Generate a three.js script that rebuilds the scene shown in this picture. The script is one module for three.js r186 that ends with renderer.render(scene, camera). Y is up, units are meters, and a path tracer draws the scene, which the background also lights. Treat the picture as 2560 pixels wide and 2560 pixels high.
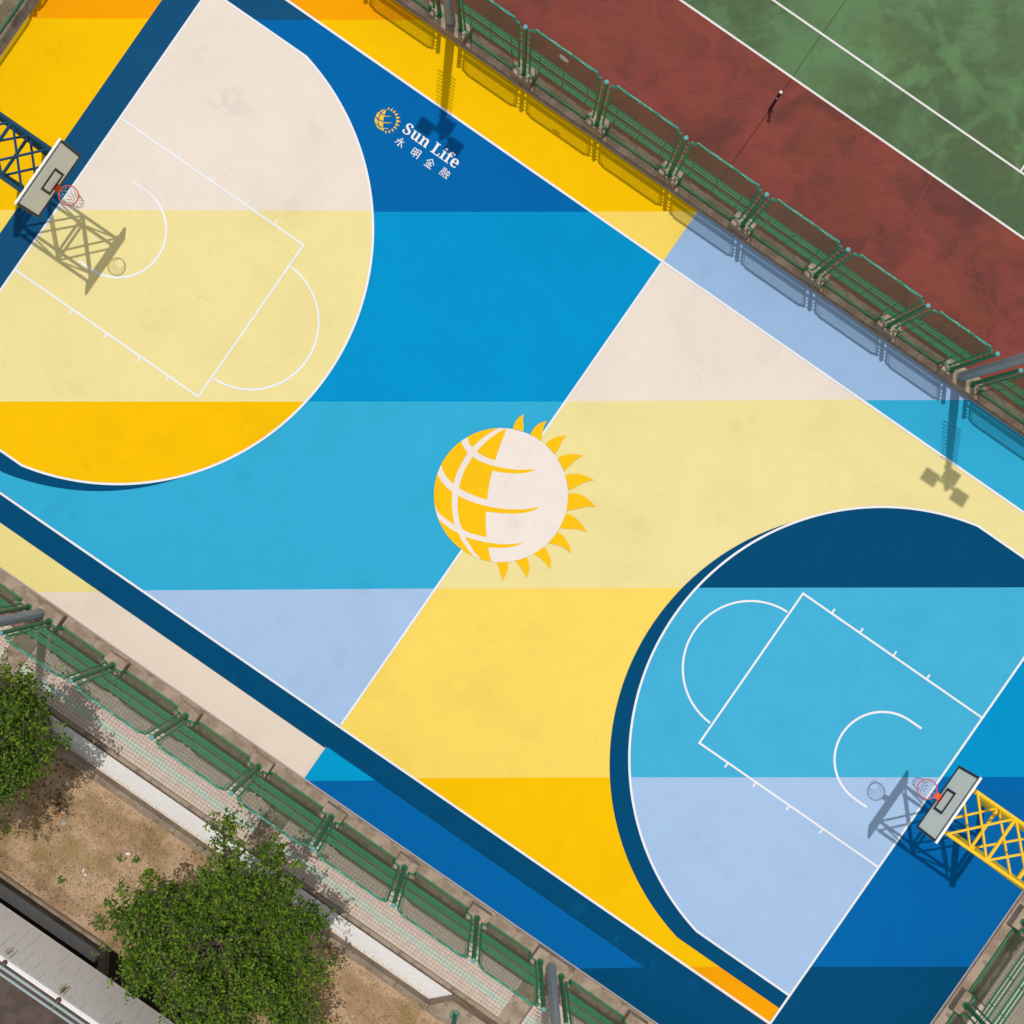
import * as THREE from 'three';
import { mergeGeometries } from 'three/addons/utils/BufferGeometryUtils.js';
import { FontLoader } from 'three/addons/loaders/FontLoader.js';

// ---------------------------------------------------------------- camera, sky, sun, exposure
// World frame: x runs along the basketball court (hoop to hoop), z across it, y up, metres; court centre at the origin.
const scene = new THREE.Scene();
const camera = new THREE.PerspectiveCamera(54.8, 1, 0.1, 3000);
camera.up.set(-0.5703, 0, -0.8214);
camera.position.set(0.501, 26.3, 0.216);
camera.lookAt(0.501, 0, 0.216);
scene.add(camera);

{ // hazy bright summer sky, air only
  const W = 128, H = 64, d = new Float32Array(W * H * 4);
  for (let j = 0; j < H; j++) for (let i = 0; i < W; i++) {
    const e = Math.abs((j + 0.5) / H - 0.5) * 2, k = Math.pow(1 - e, 2.2), o = (j * W + i) * 4;
    d[o] = 0.52 + 0.28 * k; d[o + 1] = 0.54 + 0.26 * k; d[o + 2] = 0.555 + 0.24 * k; d[o + 3] = 1;
  }
  const t = new THREE.DataTexture(d, W, H, THREE.RGBAFormat, THREE.FloatType);
  t.mapping = THREE.EquirectangularReflectionMapping; t.magFilter = THREE.LinearFilter; t.needsUpdate = true;
  scene.background = t; scene.environment = t;
}
const sun = new THREE.DirectionalLight(new THREE.Color(1, 0.957, 0.892), 3.0);
sun.position.set(-0.150 * 60, 60, -0.264 * 60);
sun.castShadow = true; sun.shadow.radius = 1.0; sun.shadow.mapSize.set(4096, 4096);
Object.assign(sun.shadow.camera, { left: -28, right: 28, top: 28, bottom: -28, near: 1, far: 140 });
scene.add(sun, sun.target);
const renderer = new THREE.WebGLRenderer({ antialias: true });
renderer.toneMapping = THREE.LinearToneMapping;
renderer.toneMappingExposure = 0.825;
renderer.shadowMap.enabled = true;

// ---------------------------------------------------------------- helpers
let seed = 12345;
const rnd = () => { seed = (seed * 1664525 + 1013904223) >>> 0; return seed / 4294967296; };
const rr = (a, b) => a + (b - a) * rnd();
const hash = (x, y) => { let h = (x * 374761393 + y * 668265263) | 0; h = Math.imul(h ^ (h >>> 13), 1274126177); return ((h ^ (h >>> 16)) >>> 0) / 4294967296; };
const sm = (t) => t * t * (3 - 2 * t), clamp = (x, a = 0, b = 1) => Math.min(b, Math.max(a, x)), step = (a, b, x) => sm(clamp((x - a) / (b - a)));
function vnoise(x, y, p) {
  const xi = Math.floor(x), yi = Math.floor(y), fx = sm(x - xi), fy = sm(y - yi), m = (n) => ((n % p) + p) % p;
  const a = hash(m(xi), m(yi)), b = hash(m(xi + 1), m(yi)), c = hash(m(xi), m(yi + 1)), e = hash(m(xi + 1), m(yi + 1));
  return a + (b - a) * fx + (c - a) * fy + (a - b - c + e) * fx * fy;
}
function fbm(x, y, p, oct = 4) { let s = 0, a = 0.5, n = 0; for (let o = 0; o < oct; o++) { s += a * vnoise(x + o * 17, y + o * 31, p); n += a; a *= 0.5; x *= 2; y *= 2; p *= 2; } return s / n; }
function tex(w, h, fn, srgb = true) {
  const d = new Uint8Array(w * h * 4);
  for (let j = 0; j < h; j++) for (let i = 0; i < w; i++) { const c = fn(i / w, j / h, i, j), o = (j * w + i) * 4; d[o] = clamp(c[0], 0, 255); d[o + 1] = clamp(c[1], 0, 255); d[o + 2] = clamp(c[2], 0, 255); d[o + 3] = 255; }
  const t = new THREE.DataTexture(d, w, h); t.wrapS = t.wrapT = THREE.RepeatWrapping; t.magFilter = THREE.LinearFilter; t.minFilter = THREE.LinearMipmapLinearFilter; t.generateMipmaps = true;
  if (srgb) t.colorSpace = THREE.SRGBColorSpace; t.needsUpdate = true; return t;
}
const used = new Map();
function numbered(name) { const n = used.get(name) ?? 0; used.set(name, n + 1); return n ? `${name}_${String(n).padStart(3, '0')}` : name; }
const std = (o) => new THREE.MeshStandardMaterial({ roughness: 0.85, ...o });
const lin = (r, g, b) => new THREE.Color().setRGB(r, g, b);
function thing(name, label, category, pos = [0, 0, 0], group, turn = 0) {
  const o = new THREE.Group(); o.name = numbered(name); o.position.set(...pos); o.rotation.y = turn; o.userData = { label, category }; if (group) o.userData.group = group; scene.add(o); return o;
}
function struct(name, geo, mat) { const m = geo ? new THREE.Mesh(geo, mat) : new THREE.Group(); m.name = numbered(name); m.userData = { kind: 'structure' }; scene.add(m); return m; }
function part(parent, name, geo, mat, label) { const m = new THREE.Mesh(Array.isArray(geo) ? (geo.length > 1 ? mergeGeometries(geo) : geo[0]) : geo, mat); m.name = name; if (label) m.userData.label = label; parent.add(m); return m; }
// sheet of ground outline [[x,z],...] at height y
function sheet(pts, y) {
  const s = new THREE.Shape(pts.map(([x, z]) => new THREE.Vector2(x, -z))), g = new THREE.ShapeGeometry(s); g.rotateX(-Math.PI / 2); g.translate(0, y, 0);
  const p = g.attributes.position, uv = g.attributes.uv; for (let i = 0; i < p.count; i++) uv.setXY(i, p.getX(i), p.getZ(i)); return g;
}
function metreUV(g) { // box-mapped uv in metres
  const p = g.attributes.position, n = g.attributes.normal, uv = g.attributes.uv;
  for (let i = 0; i < p.count; i++) { const ax = Math.abs(n.getX(i)), ay = Math.abs(n.getY(i)), az = Math.abs(n.getZ(i)); if (ay >= ax && ay >= az) uv.setXY(i, p.getX(i), p.getZ(i)); else if (ax > az) uv.setXY(i, p.getZ(i), p.getY(i)); else uv.setXY(i, p.getX(i), p.getY(i)); }
  return g;
}
const box = (x0, x1, y0, y1, z0, z1) => metreUV(new THREE.BoxGeometry(x1 - x0, y1 - y0, z1 - z0).translate((x0 + x1) / 2, (y0 + y1) / 2, (z0 + z1) / 2));
function bevelBox(x0, x1, y0, y1, z0, z1, b = 0.015) { // chamfered top and vertical edges
  const s = new THREE.Shape([[x0 + b, -z0 - b], [x0 + b, -z1 + b], [x1 - b, -z1 + b], [x1 - b, -z0 - b]].map(([x, y]) => new THREE.Vector2(x, y)));
  const g = new THREE.ExtrudeGeometry(s, { depth: y1 - y0 - b, bevelEnabled: true, bevelThickness: b, bevelSize: b, bevelSegments: 1, steps: 1 }); g.rotateX(-Math.PI / 2); g.translate(0, y0, 0); return metreUV(g);
}
function prism(pts, y0, y1) { const s = new THREE.Shape(pts.map(([x, z]) => new THREE.Vector2(x, -z))), g = new THREE.ExtrudeGeometry(s, { depth: y1 - y0, bevelEnabled: false }); g.rotateX(-Math.PI / 2); g.translate(0, y0, 0); return metreUV(g); }
const UP = new THREE.Vector3(0, 1, 0), V = (a) => new THREE.Vector3(...a);
function rod(a, b, r, n = 8, r2 = r) {
  const A = V(a), B = V(b), d = B.clone().sub(A), L = d.length(), g = new THREE.CylinderGeometry(r2, r, L, n, 1);
  g.applyQuaternion(new THREE.Quaternion().setFromUnitVectors(UP, d.normalize())); g.translate((A.x + B.x) / 2, (A.y + B.y) / 2, (A.z + B.z) / 2); return g;
}
function pipe(pts, r, n = 8) { const o = []; for (let i = 0; i + 1 < pts.length; i++) o.push(rod(pts[i], pts[i + 1], r, n)); for (let i = 1; i + 1 < pts.length; i++) o.push(new THREE.SphereGeometry(r * 1.02, n, 6).translate(...pts[i])); return o; }
function ribbon(pts, w, y, closed = false) { // flat mitred line of paint on the ground
  const n = pts.length, L = [], R = [];
  for (let i = 0; i < n; i++) {
    const p = pts[i], a = pts[closed ? (i + n - 1) % n : Math.max(0, i - 1)], b = pts[closed ? (i + 1) % n : Math.min(n - 1, i + 1)];
    let d1 = [p[0] - a[0], p[1] - a[1]], d2 = [b[0] - p[0], b[1] - p[1]]; const l1 = Math.hypot(...d1), l2 = Math.hypot(...d2);
    if (l1 < 1e-9) d1 = d2; if (l2 < 1e-9) d2 = d1; const q1 = Math.hypot(...d1), q2 = Math.hypot(...d2);
    const n1 = [-d1[1] / q1, d1[0] / q1], n2 = [-d2[1] / q2, d2[0] / q2], m = [n1[0] + n2[0], n1[1] + n2[1]], ml = Math.hypot(...m), c = Math.max(0.3, (m[0] * n1[0] + m[1] * n1[1]) / ml), k = w / 2 / c / ml;
    L.push([p[0] + m[0] * k, p[1] + m[1] * k]); R.push([p[0] - m[0] * k, p[1] - m[1] * k]);
  }
  const pos = [], nor = [], uv = [], idx = [];
  for (let i = 0; i < n; i++) for (const q of [L[i], R[i]]) { pos.push(q[0], y, q[1]); nor.push(0, 1, 0); uv.push(q[0], q[1]); }
  for (let i = 0; i + 1 < n + (closed ? 1 : 0); i++) { const a = 2 * i, b = a + 1, c = 2 * ((i + 1) % n), e = c + 1; idx.push(a, b, c, b, e, c); }
  const g = new THREE.BufferGeometry(); g.setAttribute('position', new THREE.Float32BufferAttribute(pos, 3)); g.setAttribute('normal', new THREE.Float32BufferAttribute(nor, 3)); g.setAttribute('uv', new THREE.Float32BufferAttribute(uv, 2)); g.setIndex(idx);
  // face up
  const A = new THREE.Vector3(pos[0], 0, pos[2]), B = new THREE.Vector3(pos[3], 0, pos[5]), C = new THREE.Vector3(pos[6], 0, pos[8]);
  if (B.clone().sub(A).cross(C.clone().sub(A)).y < 0) { for (let i = 0; i < idx.length; i += 3) [idx[i + 1], idx[i + 2]] = [idx[i + 2], idx[i + 1]]; g.setIndex(idx); }
  return g;
}
const arc = (cx, cz, r, a0, a1, n = 48) => Array.from({ length: n + 1 }, (_, i) => { const a = a0 + (a1 - a0) * i / n; return [cx + r * Math.cos(a), cz + r * Math.sin(a)]; });
const instDummy = new THREE.Object3D();

// ---------------------------------------------------------------- textures
// paint wear on the basketball court: 36 x 24 m, grain, scuffs and hairline cracks
const smudges = [[-11.8, -4.6, .5, .09], [-12.2, -4.3, .22, .10], [-8.9, -3.0, .35, .10], [-7.9, -2.0, .3, .08], [-12.4, -1.2, .3, .06], [-11.0, 4.2, .5, .05], [-8.0, 3.9, .4, .06], [-6.6, 2.2, .35, .05], [-5.9, 3.5, .3, .05], [-9.3, 7.0, .4, .08], [2.4, -5.6, .35, .06], [4.2, -5.2, .4, .06], [1.5, 3.0, .5, .04], [3.0, 2.6, .4, .05], [2.0, 5.0, .5, .05], [4.4, 4.6, .3, .05], [6.5, 7.0, .35, .06], [9.6, 4.4, .4, .05], [10.6, 4.9, .3, .05], [12.3, 3.8, .5, .04], [3.4, -1.2, .5, .05], [7.6, -4.4, .45, .05], [5.0, -3.0, .5, .04], [0.7, 0.4, .2, .06], [-1.6, 4.2, .4, .05], [-3.0, 6.2, .4, .05], [-1.0, 6.0, .5, .05], [-14.9, -5.8, .4, .06], [-16.6, -3.0, .4, .06], [-10.2, 1.5, .6, .04], [-9.6, -5.2, .5, .05], [-13.2, -5.2, .5, .05], [4, -7.9, .3, .06], [1, -8, .3, .06]];
const courtWear = tex(2048, 1366, (u, v) => {
  const x = u * 36 - 18, z = v * 24 - 12; let k = 1;
  k -= 0.05 * (fbm(u * 90, v * 60, 90, 5) - 0.4); k -= 0.035 * (fbm(u * 14, v * 10, 14, 4) - 0.45); k -= 0.03 * (hash(Math.floor(u * 2048), Math.floor(v * 1366)) - 0.5);
  const w = step(0.52, 0.75, fbm(u * 30 + 3, v * 20 + 9, 30, 5)); k -= 0.035 * w;
  for (const [sx, sz, r, a] of smudges) { const dx = x - sx, dz = z - sz, q = dx * dx + dz * dz; if (q < r * r * 5) k -= 0.8 * a * Math.exp(-q / (r * r)) * step(0.3, 0.7, fbm(u * 160, v * 110, 160, 4)) * 1.5; }
  return [k * 250, k * 250, k * 250];
}, false);
{ // hairline cracks and joint marks, drawn into the wear map
  const d = courtWear.image.data, W = 2048, H = 1366;
  const line = (x0, z0, x1, z1, a) => { const n = Math.ceil(Math.hypot(x1 - x0, z1 - z0) * 80); let ox = 0; for (let i = 0; i <= n; i++) { const t = i / n; ox += (hash(i, Math.floor(x0 * 50)) - 0.5) * 0.02; ox *= 0.985; const x = x0 + (x1 - x0) * t + ox, z = z0 + (z1 - z0) * t + ox; const px = Math.floor((x + 18) / 36 * W), py = Math.floor((z + 12) / 24 * H); if (px < 0 || py < 0 || px >= W || py >= H) continue; const o = (py * W + px) * 4, f = 1 - a * (0.5 + 0.5 * hash(i >> 3, 7)); for (let c = 0; c < 3; c++) d[o + c] *= f; } };
  for (let k = 0; k < 900; k++) { const x = rr(-17, 17), z = rr(-9, 9), a = rr(0, 6.28), L = rr(0.08, 0.5); line(x, z, x + L * Math.cos(a), z + L * Math.sin(a), rr(0.025, 0.1)); }
  for (let k = 0; k < 420; k++) { const px = Math.floor(rr(0, W)), py = Math.floor(rr(0, H)), f = 1 - rr(0.05, 0.28), o = (py * W + px) * 4; for (let c = 0; c < 3; c++) { d[o + c] *= f; if (rnd() < 0.4 && px < W - 1) d[o + 4 + c] *= f; } }
  line(-0.05, -1.5, -0.02, 0.3, 0.12); line(-9.6, -2.2, -5.8, -1.9, 0.1); line(-10.6, -3.9, -9.2, -3.8, 0.06); line(10.2, -4.8, 12.6, -4.2, 0.1); line(11, -5.2, 11.8, -4.9, 0.1); line(-4.9, 0.2, -4.6, 2.2, 0.06); line(4.3, 5.2, 4.5, 6.6, 0.08); line(7.2, -1.1, 7.7, -2.0, 0.1); line(2.1, -.4, 2.4, -1.3, .08);
}
courtWear.wrapS = courtWear.wrapT = THREE.ClampToEdgeWrapping;
const paintGrain = tex(512, 512, (u, v, i, j) => { const k = 128 + 70 * (fbm(u * 64, v * 64, 64, 3) - 0.5) + 60 * (hash(i, j) - 0.5); return [k, k, k]; }, false);
const navyWear = tex(1024, 683, (u, v, i, j) => { const x = u * 36 - 18, z = v * 24 - 12; let k = 0.74 + 0.05 * (fbm(u * 60, v * 40, 60, 4) - 0.5) + 0.04 * (hash(i, j) - 0.5); for (const [sx, sz, q] of [[9.3, 7.9, .2], [10.3, 7.95, .25], [8, 7.9, .18], [11.6, 7.8, .15], [14.6, 7.6, .3], [15.2, 6.9, .2], [16.2, 6.6, .25], [14.4, 8.2, .2], [12.4, 6.8, .15], [-3.1, 8.0, .12], [-14.6, .8, .15], [5.9, 3.2, .1]]) { const e = ((x - sx) ** 2 + (z - sz) ** 2) / (q * q); if (e < 5) k += 0.3 * Math.exp(-e) * step(0.4, 0.75, fbm(u * 300, v * 200, 300, 3)); } return [k * 255, k * 250, k * 248]; }, false);
navyWear.wrapS = navyWear.wrapT = THREE.ClampToEdgeWrapping;
const sub = (c, k) => c.map((x) => x * k), mixc = (a, b, t) => a.map((x, i) => x + (b[i] - x) * t);
function crackField(list) { // distance to wandering polylines, metres
  return (x, z) => { let best = 9; for (const [x0, z0, x1, z1, w] of list) { const dx = x1 - x0, dz = z1 - z0, L2 = dx * dx + dz * dz, t = clamp(((x - x0) * dx + (z - z0) * dz) / L2); const d = Math.hypot(x - x0 - dx * t, z - z0 - dz * t) - (w || 0); if (d < best) best = d; } return best; };
}
// worn acrylic of the tennis court, 24 x 16 m patch from x -12..12, z -26..-10
const redCracks = crackField([[-3.5, -12.3, -2.8, -11.4], [-2.8, -11.4, -2.75, -10.2], [-4.2, -13.2, -3.5, -12.6, .03], [-3.5, -12.6, -2.9, -12.7], [2.3, -13.3, 2.6, -12.7], [2.6, -12.7, 4.1, -12.3], [4.1, -12.3, 5.0, -11.9], [4.6, -13.5, 4.75, -12.2], [4.75, -12.2, 3.9, -10.2], [4.75, -12.2, 6.2, -12.0], [6.2, -12.0, 8.6, -11.5], [4.2, -11.6, 3.2, -10.4], [-.9, -11.9, -.4, -12.6], [7.8, -12.6, 8.2, -10.6]]);
const tennisRed = tex(1536, 1024, (u, v, i, j) => {
  const x = u * 24 - 12, z = v * 16 - 26, wx = u * 24 + 1.4 * fbm(u * 24, v * 16, 24, 3), wz = v * 16 + 1.4 * fbm(u * 24 + 7, v * 16 + 5, 24, 3);
  const big = fbm(wx * 0.5, wz * 0.75, 12, 5), mid = fbm(wx * 2, wz * 2.4, 48, 5), str = fbm((x - z) * 1.6 + 40, (x + z) * 9 + 200, 999, 4);
  let c = mixc([128, 60, 53], [95, 50, 44], step(0.3, 0.75, big * 0.62 + mid * 0.38)); c = mixc(c, [124, 62, 46], 0.6 * step(0.5, 0.72, fbm(wx * 1.1 + 5, wz * 1.3, 48, 4)));
  c = mixc(c, sub(c, 0.8), step(0.45, 0.85, str) * 0.3); c = mixc(c, [136, 64, 55], 0.6 * step(0.56, 0.75, fbm(wx * .7 + 9, wz * .9 + 2, 24, 4)));
  const cd = redCracks(x + 0.25 * (fbm(u * 60, v * 40, 60, 3) - 0.5), z + 0.25 * (fbm(u * 60 + 9, v * 40, 60, 3) - 0.5)); c = mixc([136, 62, 48], c, 0.45 + 0.55 * step(0.0, 0.04, cd));
  const joint = Math.abs(x - 0.02 + 0.03 * (fbm(u * 9, v * 100, 99, 3) - 0.5)); c = mixc([86, 40, 32], c, 0.15 + 0.85 * step(0.006, 0.032, joint)); const g = 1 + 0.14 * (hash(i, j) - 0.5); return sub(c, g);
});
const greenCracks = crackField([[5.3, -20, 5.15, -17.2, .05], [5.15, -17.2, 5.0, -16.1, .12], [5.0, -16.1, 4.5, -14.9, .05], [4.5, -14.9, 4.2, -14.2, .01], [4.2, -14.2, 3.9, -13.6, .0], [5.0, -16.1, 3.3, -16.2, .12], [3.3, -16.2, 2.6, -15.3, .1], [3.3, -16.2, 1.6, -17.6, .1], [1.6, -17.6, 1.0, -19, .1], [5.0, -16.1, 6.0, -15.7, .08], [6, -15.7, 6.4, -14.9, .04], [2.1, -14.4, 1.2, -15.6, .05]]);
const tennisGreen = tex(1536, 1024, (u, v, i, j) => {
  const x = u * 24 - 12, z = v * 16 - 26, wx = u * 24 + 1.6 * fbm(u * 24 + 3, v * 16, 24, 3), wz = v * 16 + 1.6 * fbm(u * 24, v * 16 + 8, 24, 3);
  const big = fbm(wx * 0.5 + 4, wz * 0.6, 12, 5), mid = fbm(wx * 2, wz * 2, 48, 5), str = fbm((x - z) * 2 + 60, (x + z) * 8 + 300, 999, 4);
  let c = mixc([88, 120, 82], [72, 94, 64], step(0.28, 0.66, big * 0.55 + mid * 0.45)); c = mixc(c, [82, 98, 62], 0.5 * step(0.52, 0.72, fbm(wx * 0.8, wz * 1.1 + 6, 24, 4))); c = mixc(c, sub(c, 0.82), step(0.45, 0.85, str) * 0.35);
  const near = Math.abs(x - 0.02), q = step(0.15, 1.3, near + 1.1 * (fbm(u * 24, v * 16, 24, 4) - 0.5)); c = mixc([92, 128, 87], c, 0.4 + 0.6 * q);
  const wob = 0.5 * (fbm(u * 50, v * 34, 50, 4) - 0.5), cd = greenCracks(x + wob, z - wob); c = mixc([93, 130, 86], c, 0.55 + 0.45 * step(-0.06, 0.16, cd + 0.5 * (mid - 0.5)));
  const joint = Math.abs(x - 0.02 + 0.03 * (fbm(u * 9, v * 100, 99, 3) - 0.5)); c = mixc([62, 74, 44], c, 0.2 + 0.8 * step(0.004, 0.024, joint)); const g = 1 + 0.12 * (hash(i, j) - 0.5); return sub(c, g);
});
for (const t of [tennisRed, tennisGreen]) { t.repeat.set(1 / 24, 1 / 16); t.offset.set(0.5, 26 / 16); t.wrapS = t.wrapT = THREE.MirroredRepeatWrapping; }
const concreteTex = tex(512, 512, (u, v, i, j) => {
  const a = fbm(u * 6, v * 6, 6, 5), b = fbm(u * 24 + 3, v * 24, 24, 4), s = step(0.55, 0.72, fbm(u * 10, v * 10 + 4, 10, 4)); let c = mixc([184, 168, 152], [156, 139, 122], step(0.3, 0.7, a)); c = mixc(c, [120, 104, 88], 0.5 * s); c = mixc(c, [205, 192, 172], 0.35 * step(0.58, 0.75, b)); return sub(c, 0.9 + 0.2 * hash(i, j));
}); concreteTex.repeat.set(1 / 1.7, 1 / 1.7);
const soilTex = tex(1024, 1024, (u, v, i, j) => {
  const a = fbm(u * 8, v * 8, 8, 5), b = fbm(u * 40, v * 40, 40, 4), gr = step(0.42, 0.72, fbm(u * 7 + 2, v * 7 + 5, 7, 6)); let c = mixc([194, 164, 134], [164, 134, 102], step(0.3, 0.7, a)); c = mixc(c, [132, 110, 66], 0.5 * gr); c = mixc(c, [112, 84, 58], 0.45 * step(0.55, 0.8, fbm(u * 120, v * 120 + 3, 120, 3))); c = mixc(c, [120, 92, 64], 0.25 * step(0.5, 0.8, b)); c = mixc(c, [214, 186, 152], 0.5 * step(0.94, 1, hash(i, j))); return sub(c, 0.78 + 0.44 * hash(i + 5, j));
}); soilTex.repeat.set(1 / 4.1, 1 / 4.1);
const asphaltTex = tex(512, 512, (u, v, i, j) => { const a = fbm(u * 8, v * 8, 8, 5); return sub(mixc([88, 76, 70], [76, 65, 59], step(0.3, 0.7, a)), 0.82 + 0.36 * hash(i, j)); }); asphaltTex.repeat.set(1 / 2, 1 / 2);
const fadeTex = tex(256, 256, (u, v, i, j) => { const s = step(0.6, 0.72, fbm(u * 12, v * 12, 12, 5)), k = 0.9 + 0.16 * fbm(u * 20, v * 20, 20, 3); return mixc([250 * k, 250 * k, 250 * k], [255, 255, 255], s); });
const bleachTex = tex(256, 256, (u, v) => { const s = step(0.52, 0.66, fbm(u * 10, v * 10, 10, 5)), w = step(0.68, 0.74, fbm(u * 24, v * 24 + 3, 24, 4)); let c = mixc([28, 112, 80], [78, 168, 160], s); return mixc(c, [206, 214, 200], w); });
bleachTex.repeat.set(1, 0.8);
const wireAlpha = tex(64, 64, (u, v) => { // welded wire cloth: cell 12.5 mm
  const d = Math.min(Math.abs((u * 4 % 1) - 0.5), Math.abs((v * 4 % 1) - 0.5)); const k = d < 0.178 ? 255 : 0; return [k, k, k]; }, false); wireAlpha.repeat.set(20, 20); wireAlpha.generateMipmaps = true;

// ---------------------------------------------------------------- materials
const M = {
  concrete: std({ map: concreteTex, color: lin(0.78, 0.74, 0.7), bumpMap: paintGrain, bumpScale: 0.003 }),
  concreteDark: std({ map: concreteTex, color: lin(0.72, 0.69, 0.65), bumpMap: paintGrain, bumpScale: 0.003 }),
  concreteDarker: std({ map: concreteTex, color: lin(0.6, 0.54, 0.5), bumpMap: paintGrain, bumpScale: 0.004 }),  // darkest concrete tone, for the tennis-side kerb strip only
  soil: std({ map: soilTex, roughness: 1, bumpMap: soilTex, bumpScale: 0.015 }),
  asphalt: std({ map: asphaltTex, roughness: 1 }),
  grout: std({ color: lin(0.19, 0.14, 0.11), roughness: 1 }),
  greenPaint: std({ color: lin(0.02, 0.15, 0.055), roughness: 0.5, map: fadeTex }),
  greenRail: std({ color: lin(0.014, 0.205, 0.082), roughness: 0.5, map: fadeTex }),
  greenTop: std({ map: bleachTex, roughness: 0.6 }),
  capTeal: std({ color: lin(0.09, 0.33, 0.33), roughness: 0.6 }),
  wire: std({ color: lin(0.05, 0.1, 0.032), roughness: 0.8, alphaMap: wireAlpha, transparent: true, side: THREE.DoubleSide }),
  galv: std({ color: lin(0.26, 0.3, 0.34), roughness: 0.55, metalness: 0.25, map: fadeTex }),
  galvDark: std({ color: lin(0.16, 0.19, 0.22), roughness: 0.6, metalness: 0.2 }),
  lampGlass: std({ color: lin(0.5, 0.52, 0.54), roughness: 0.15 }),
  white: std({ color: lin(0.8, 0.8, 0.8), roughness: 0.7 }),
  black: std({ color: lin(0.014, 0.016, 0.02), roughness: 0.6 }),
  yellowSteel: std({ color: lin(0.86, 0.54, 0.006), roughness: 0.6 }),
  blueSteel: new THREE.MeshPhysicalMaterial({ color: lin(0.008, 0.058, 0.115), roughness: 0.6, specularIntensity: 0.3 }),
  orange: std({ color: lin(0.78, 0.1, 0.02), roughness: 0.5 }),
  rimPink: std({ color: lin(0.55, 0.09, 0.13), roughness: 0.5 }),
  board: std({ color: lin(0.82, 0.81, 0.76), roughness: 0.5 }),
  net: std({ color: lin(0.62, 0.6, 0.6), roughness: 0.9 }), netDark: std({ color: lin(0.12, 0.04, 0.07), roughness: 0.9 }),
  mosaic: std({ color: lin(0.78, 0.75, 0.74), roughness: 0.45 }), mosaicGrout: std({ color: lin(0.42, 0.39, 0.38) }),
  rust: std({ color: lin(0.09, 0.035, 0.025), roughness: 0.95 }), pipeBlue: std({ color: lin(0.34, 0.42, 0.44), roughness: 0.6, map: fadeTex }),
  bark: std({ color: lin(0.11, 0.085, 0.06), roughness: 1 }),
};

// ---------------------------------------------------------------- ground
{ const g = struct('ground', sheet([[-400, -400], [-400, 400], [400, 400], [400, -400]], -0.06), M.asphalt); }

// ---------------------------------------------------------------- basketball court: painted fields
const court = struct('basketball_court');
const paintCache = new Map();
function paint(hex) {
  if (!paintCache.has(hex)) { const dark = hex === C.navy || hex === C.navy2, c = new THREE.Color(hex).multiplyScalar(dark ? PAINT / 0.74 : PAINT); const m = new THREE.MeshPhysicalMaterial({ color: c, map: dark ? navyWear : courtWear, roughness: 0.92, specularIntensity: 0.15 }); m.name = 'court paint ' + hex; paintCache.set(hex, m); }
  return paintCache.get(hex);
}
const PAINT = 0.86;
function courtUV(g) { const p = g.attributes.position, uv = g.attributes.uv; for (let i = 0; i < p.count; i++) uv.setXY(i, (p.getX(i) + 18) / 36, (p.getZ(i) + 12) / 24); return g; }
const C = { orange: '#fca600', yellow: '#fdc600', mid: '#fcdb66', pale: '#f1e29f', pale2: '#efdf92', cream: '#efe2d7', cream2: '#ecdccd', navy: '#004b77', navy2: '#12507c', blue: '#0067b0', bright: '#0095d2', bright2: '#009fd8', sky: '#33aedb', sky2: '#45b3de', peri: '#a9c7ee', peri2: '#9cbde6', white: '#f2f3fa' };
function clip(poly, f) { const o = []; for (let i = 0; i < poly.length; i++) { const a = poly[i], b = poly[(i + 1) % poly.length], fa = f(a), fb = f(b); if (fa >= 0) o.push(a); if ((fa >= 0) !== (fb >= 0)) { const t = fa / (fa - fb); o.push([a[0] + (b[0] - a[0]) * t, a[1] + (b[1] - a[1]) * t]); } } return o; }
const CS = 0.8214, SN = 0.5703, mz = (p) => SN * p[0] + CS * p[1], mx = (p) => CS * p[0] - SN * p[1]; // mural axes, turned against the court
// cut a field by the mural's stripes; each stripe edge [offset, slope]
function field(poly, edges, colours, y) {
  for (let k = 0; k < colours.length; k++) {
    if (!colours[k]) continue; let p = poly; const lo = edges[k - 1], hi = edges[k];
    if (lo) p = clip(p, (q) => mz(q) - lo[0] - lo[1] * mx(q)); if (hi && p.length) p = clip(p, (q) => hi[0] + hi[1] * mx(q) - mz(q));
    if (p.length > 2) part(court, 'painted_field', courtUV(sheet(p, y)), paint(colours[k]));
  }
}
const rect = (x0, x1, z0, z1) => [[x0, z0], [x1, z0], [x1, z1], [x0, z1]];
const { orange, yellow, mid, pale, pale2, cream, cream2, navy, navy2, blue, bright, bright2, sky, sky2, peri, peri2 } = C;
const e0 = [-12.64, 0], e1 = [-7.53, 0], e2 = [-2.475, 0.0003], e3 = [2.49, -0.0062], e4 = [7.55, -0.005], e5 = [12.58, 0];
field(rect(-14.02, 0, -7.53, 7.53), [e0, e1, e2, e3], [navy2, blue, bright, sky, peri], 0);
field(rect(0, 13.9, -7.53, 7.53), [e1, [-2.47, -0.0066], [2.5, -0.004], [7.54, -0.005], [12.58, -0.002]], [null, cream, pale, mid, yellow, orange], 0);
field(rect(-17.64, -14.02, -9.22, 9.22), [[-12.68, 0], [-7.58, 0], e2, [2.6, 0], e4], [orange, yellow, mid, pale2, cream2, bright], 0);
field(rect(-14.02, 0, -9.22, -7.53), [e0, [-7.535, 0], e2], [orange, yellow, mid, pale], 0);
field(rect(0, 17.45, -9.22, -7.53), [e1, [-2.5, -0.0015], e3], [peri2, peri2, sky, bright], 0);
field(rect(-14.02, 0, 7.53, 9.22), [e2, [2.6, 0], e4], [pale2, pale2, cream2, cream2], 0);
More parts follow.
